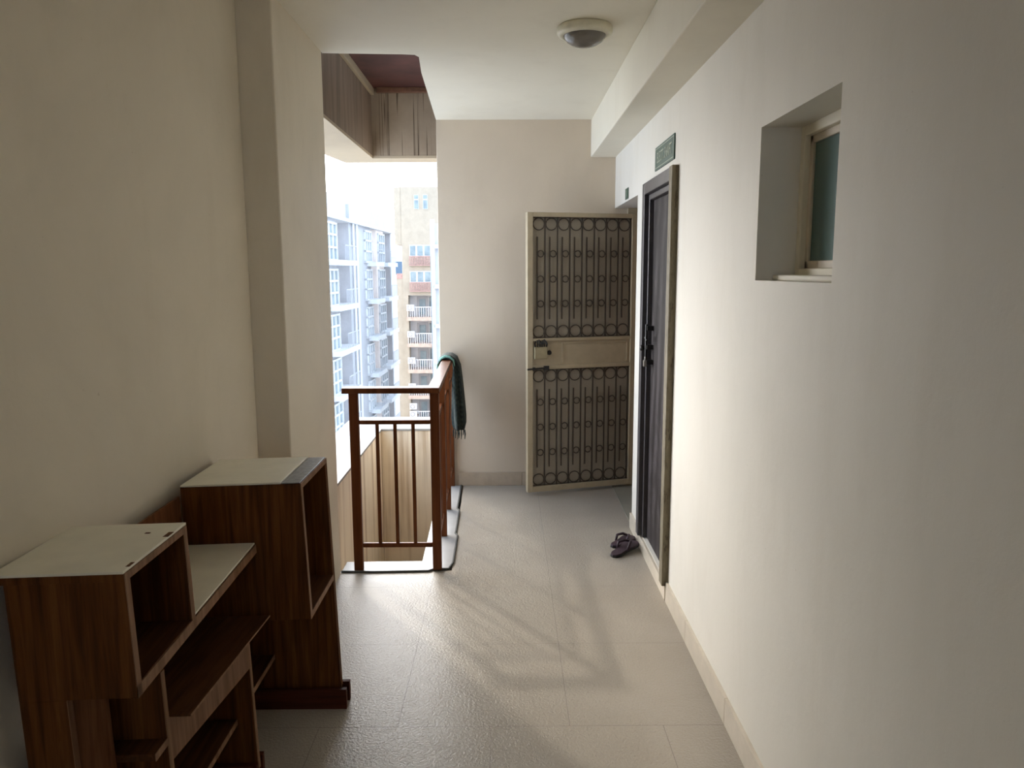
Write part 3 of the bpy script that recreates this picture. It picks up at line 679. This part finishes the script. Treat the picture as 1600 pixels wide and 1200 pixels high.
for zt in (4.55, 1.60):
    w_ = rp_(MB().box((-11.2, Y0-.08, zt-1.25), (-8.7, Y0-.02, zt)), 'window', M['b_frame'])
    mb = MB()
    for j in range(3): mb.box((-11.12+.83*j, Y0-.12, zt-1.17), (-11.12+.83*j+.62, Y0-.07, zt-.08))
    rp_(mb, 'pane', M['b_glass'], w_)
    mb = MB().box((-11.2, Y0-.5, zt-1.32), (-8.7, Y0-.42, zt-1.24)); mb.box((-11.2, Y0-.5, zt-2.32), (-8.7, Y0-.1, zt-2.24))
    for j in range(14): mb.box((-11.2+.187*j, Y0-.48, zt-2.3), (-11.2+.187*j+.10, Y0-.44, zt-1.3))
    rp_(mb, 'balcony_rail', M['b_red'])
for k in range(7):
    zs = -3.62 - 3.04*k
    rp_(MB().box((-11.6, Y0-.6, zs-.42), (-8.55, Y0+1.5, zs)), 'balcony_slab', M['b_slab'])
    mb = MB().box((-11.5, Y0-.55, zs+1.1), (-8.6, Y0-.49, zs+1.2))
    for j in range(12): mb.box((-11.5+.26*j, Y0-.54, zs), (-11.5+.26*j+.06, Y0-.50, zs+1.1))
    rp_(mb, 'balcony_rail', M['b_recess'])
    w_ = rp_(MB().box((-10.6, Y0+1.40, zs), (-9.4, Y0+1.48, zs+2.3)), 'balcony_door', M['b_dark'])
    rp_(MB().box((-10.35, Y0+1.34, zs+.2), (-9.65, Y0+1.39, zs+2.0)), 'pane', M['b_glass'], w_)
    rp_(MB().box((-9.2, Y0+1.35, zs+1.0), (-8.75, Y0+1.48, zs+2.2)), 'window', M['b_glass'])
words = ('topmost', 'second', 'third', 'fourth', 'fifth', 'lowest')
def make_ac():
    a = tag(empty('air_conditioner', (0, 0, 0)), 'x', 'air conditioner', 'air conditioner units on the tower balconies')
    MB().box((-.42, -.28, 0), (.42, .02, .72)).build('casing', M['ac'], a, bevel=.03)
    MB().ring((-.08, -.30, .36), .23, .045, (1, 0, 0), (0, 0, 1), 20, 6).build('fan_ring', M['b_dark'], a); return a
ac = make_ac()
acs = [(-11.13, -2.9), (-11.13, -2.9-3.04), (-11.13, -2.9-6.08), (-11.13, -2.9-9.12), (-11.05, -14.35), (-11.05, -15.25)]
for i, (x, z) in enumerate(acs):
    o = ac if i == 0 else tree_copy(ac)
    o.location = (x, Y0-.60 if i < 4 else Y0-.62, z)
    o['label'] = 'white outdoor air conditioner unit, %s down on the cream tower' % words[i]
rp_(MB().box((-11.45, Y0-.4, -15.4), (-10.7, Y0+1.5, -15.3)), 'balcony_slab', M['b_slab'])

# white slab edge of a nearer block, just left of the end wall
WB = empty('white_block', (-4.5, 60, -30)); tag(WB, 'narrow white edge of a nearer block beside the cream tower', 'building')
def wb(mb, n, m_): o = mb.build(n, m_); o.parent = WB; o.matrix_parent_inverse = Matrix.Translation(-Vector(WB.location)); return o
wb(MB().box((-5.55, 60, -30), (-2, 72, 5.2)), 'wall', M['b_white']); wb(MB().tube([(-5.75, 59.9, -30), (-5.75, 59.9, 5.5)], .18, 10), 'drain_pipe', M['b_frame'])
for k in range(8): wb(MB().box((-5.62, 59.5, 3.3-3.04*k), (-3, 60.0, 3.6-3.04*k)), 'ledge', M['b_frame'])
# distant block with a blue window between the two
DB = empty('distant_block', (-15.4, 112, -30)); tag(DB, 'distant pale block with a blue window seen between the two buildings', 'building')
o = MB().box((-20, 112, -30), (-12, 120, 3.7)).build('wall', M['b_frame']); o.parent = DB; o.matrix_parent_inverse = Matrix.Translation(-Vector(DB.location))
w_ = MB().box((-16.1, 111.9, 1.1), (-15.2, 111.98, 3.0)).build('window', plain('blue_glass', (.06, .11, .17), .4, b=0)); w_.parent = DB; w_.matrix_parent_inverse = Matrix.Translation(-Vector(DB.location))

# fix: children of part objects that carry an inverse keep identity space
for o in bpy.data.objects:
    if o.parent and o.name.startswith('pane') and o.parent.parent and o.parent.parent in (RBd,):
        o.matrix_parent_inverse = Matrix.Identity(4)
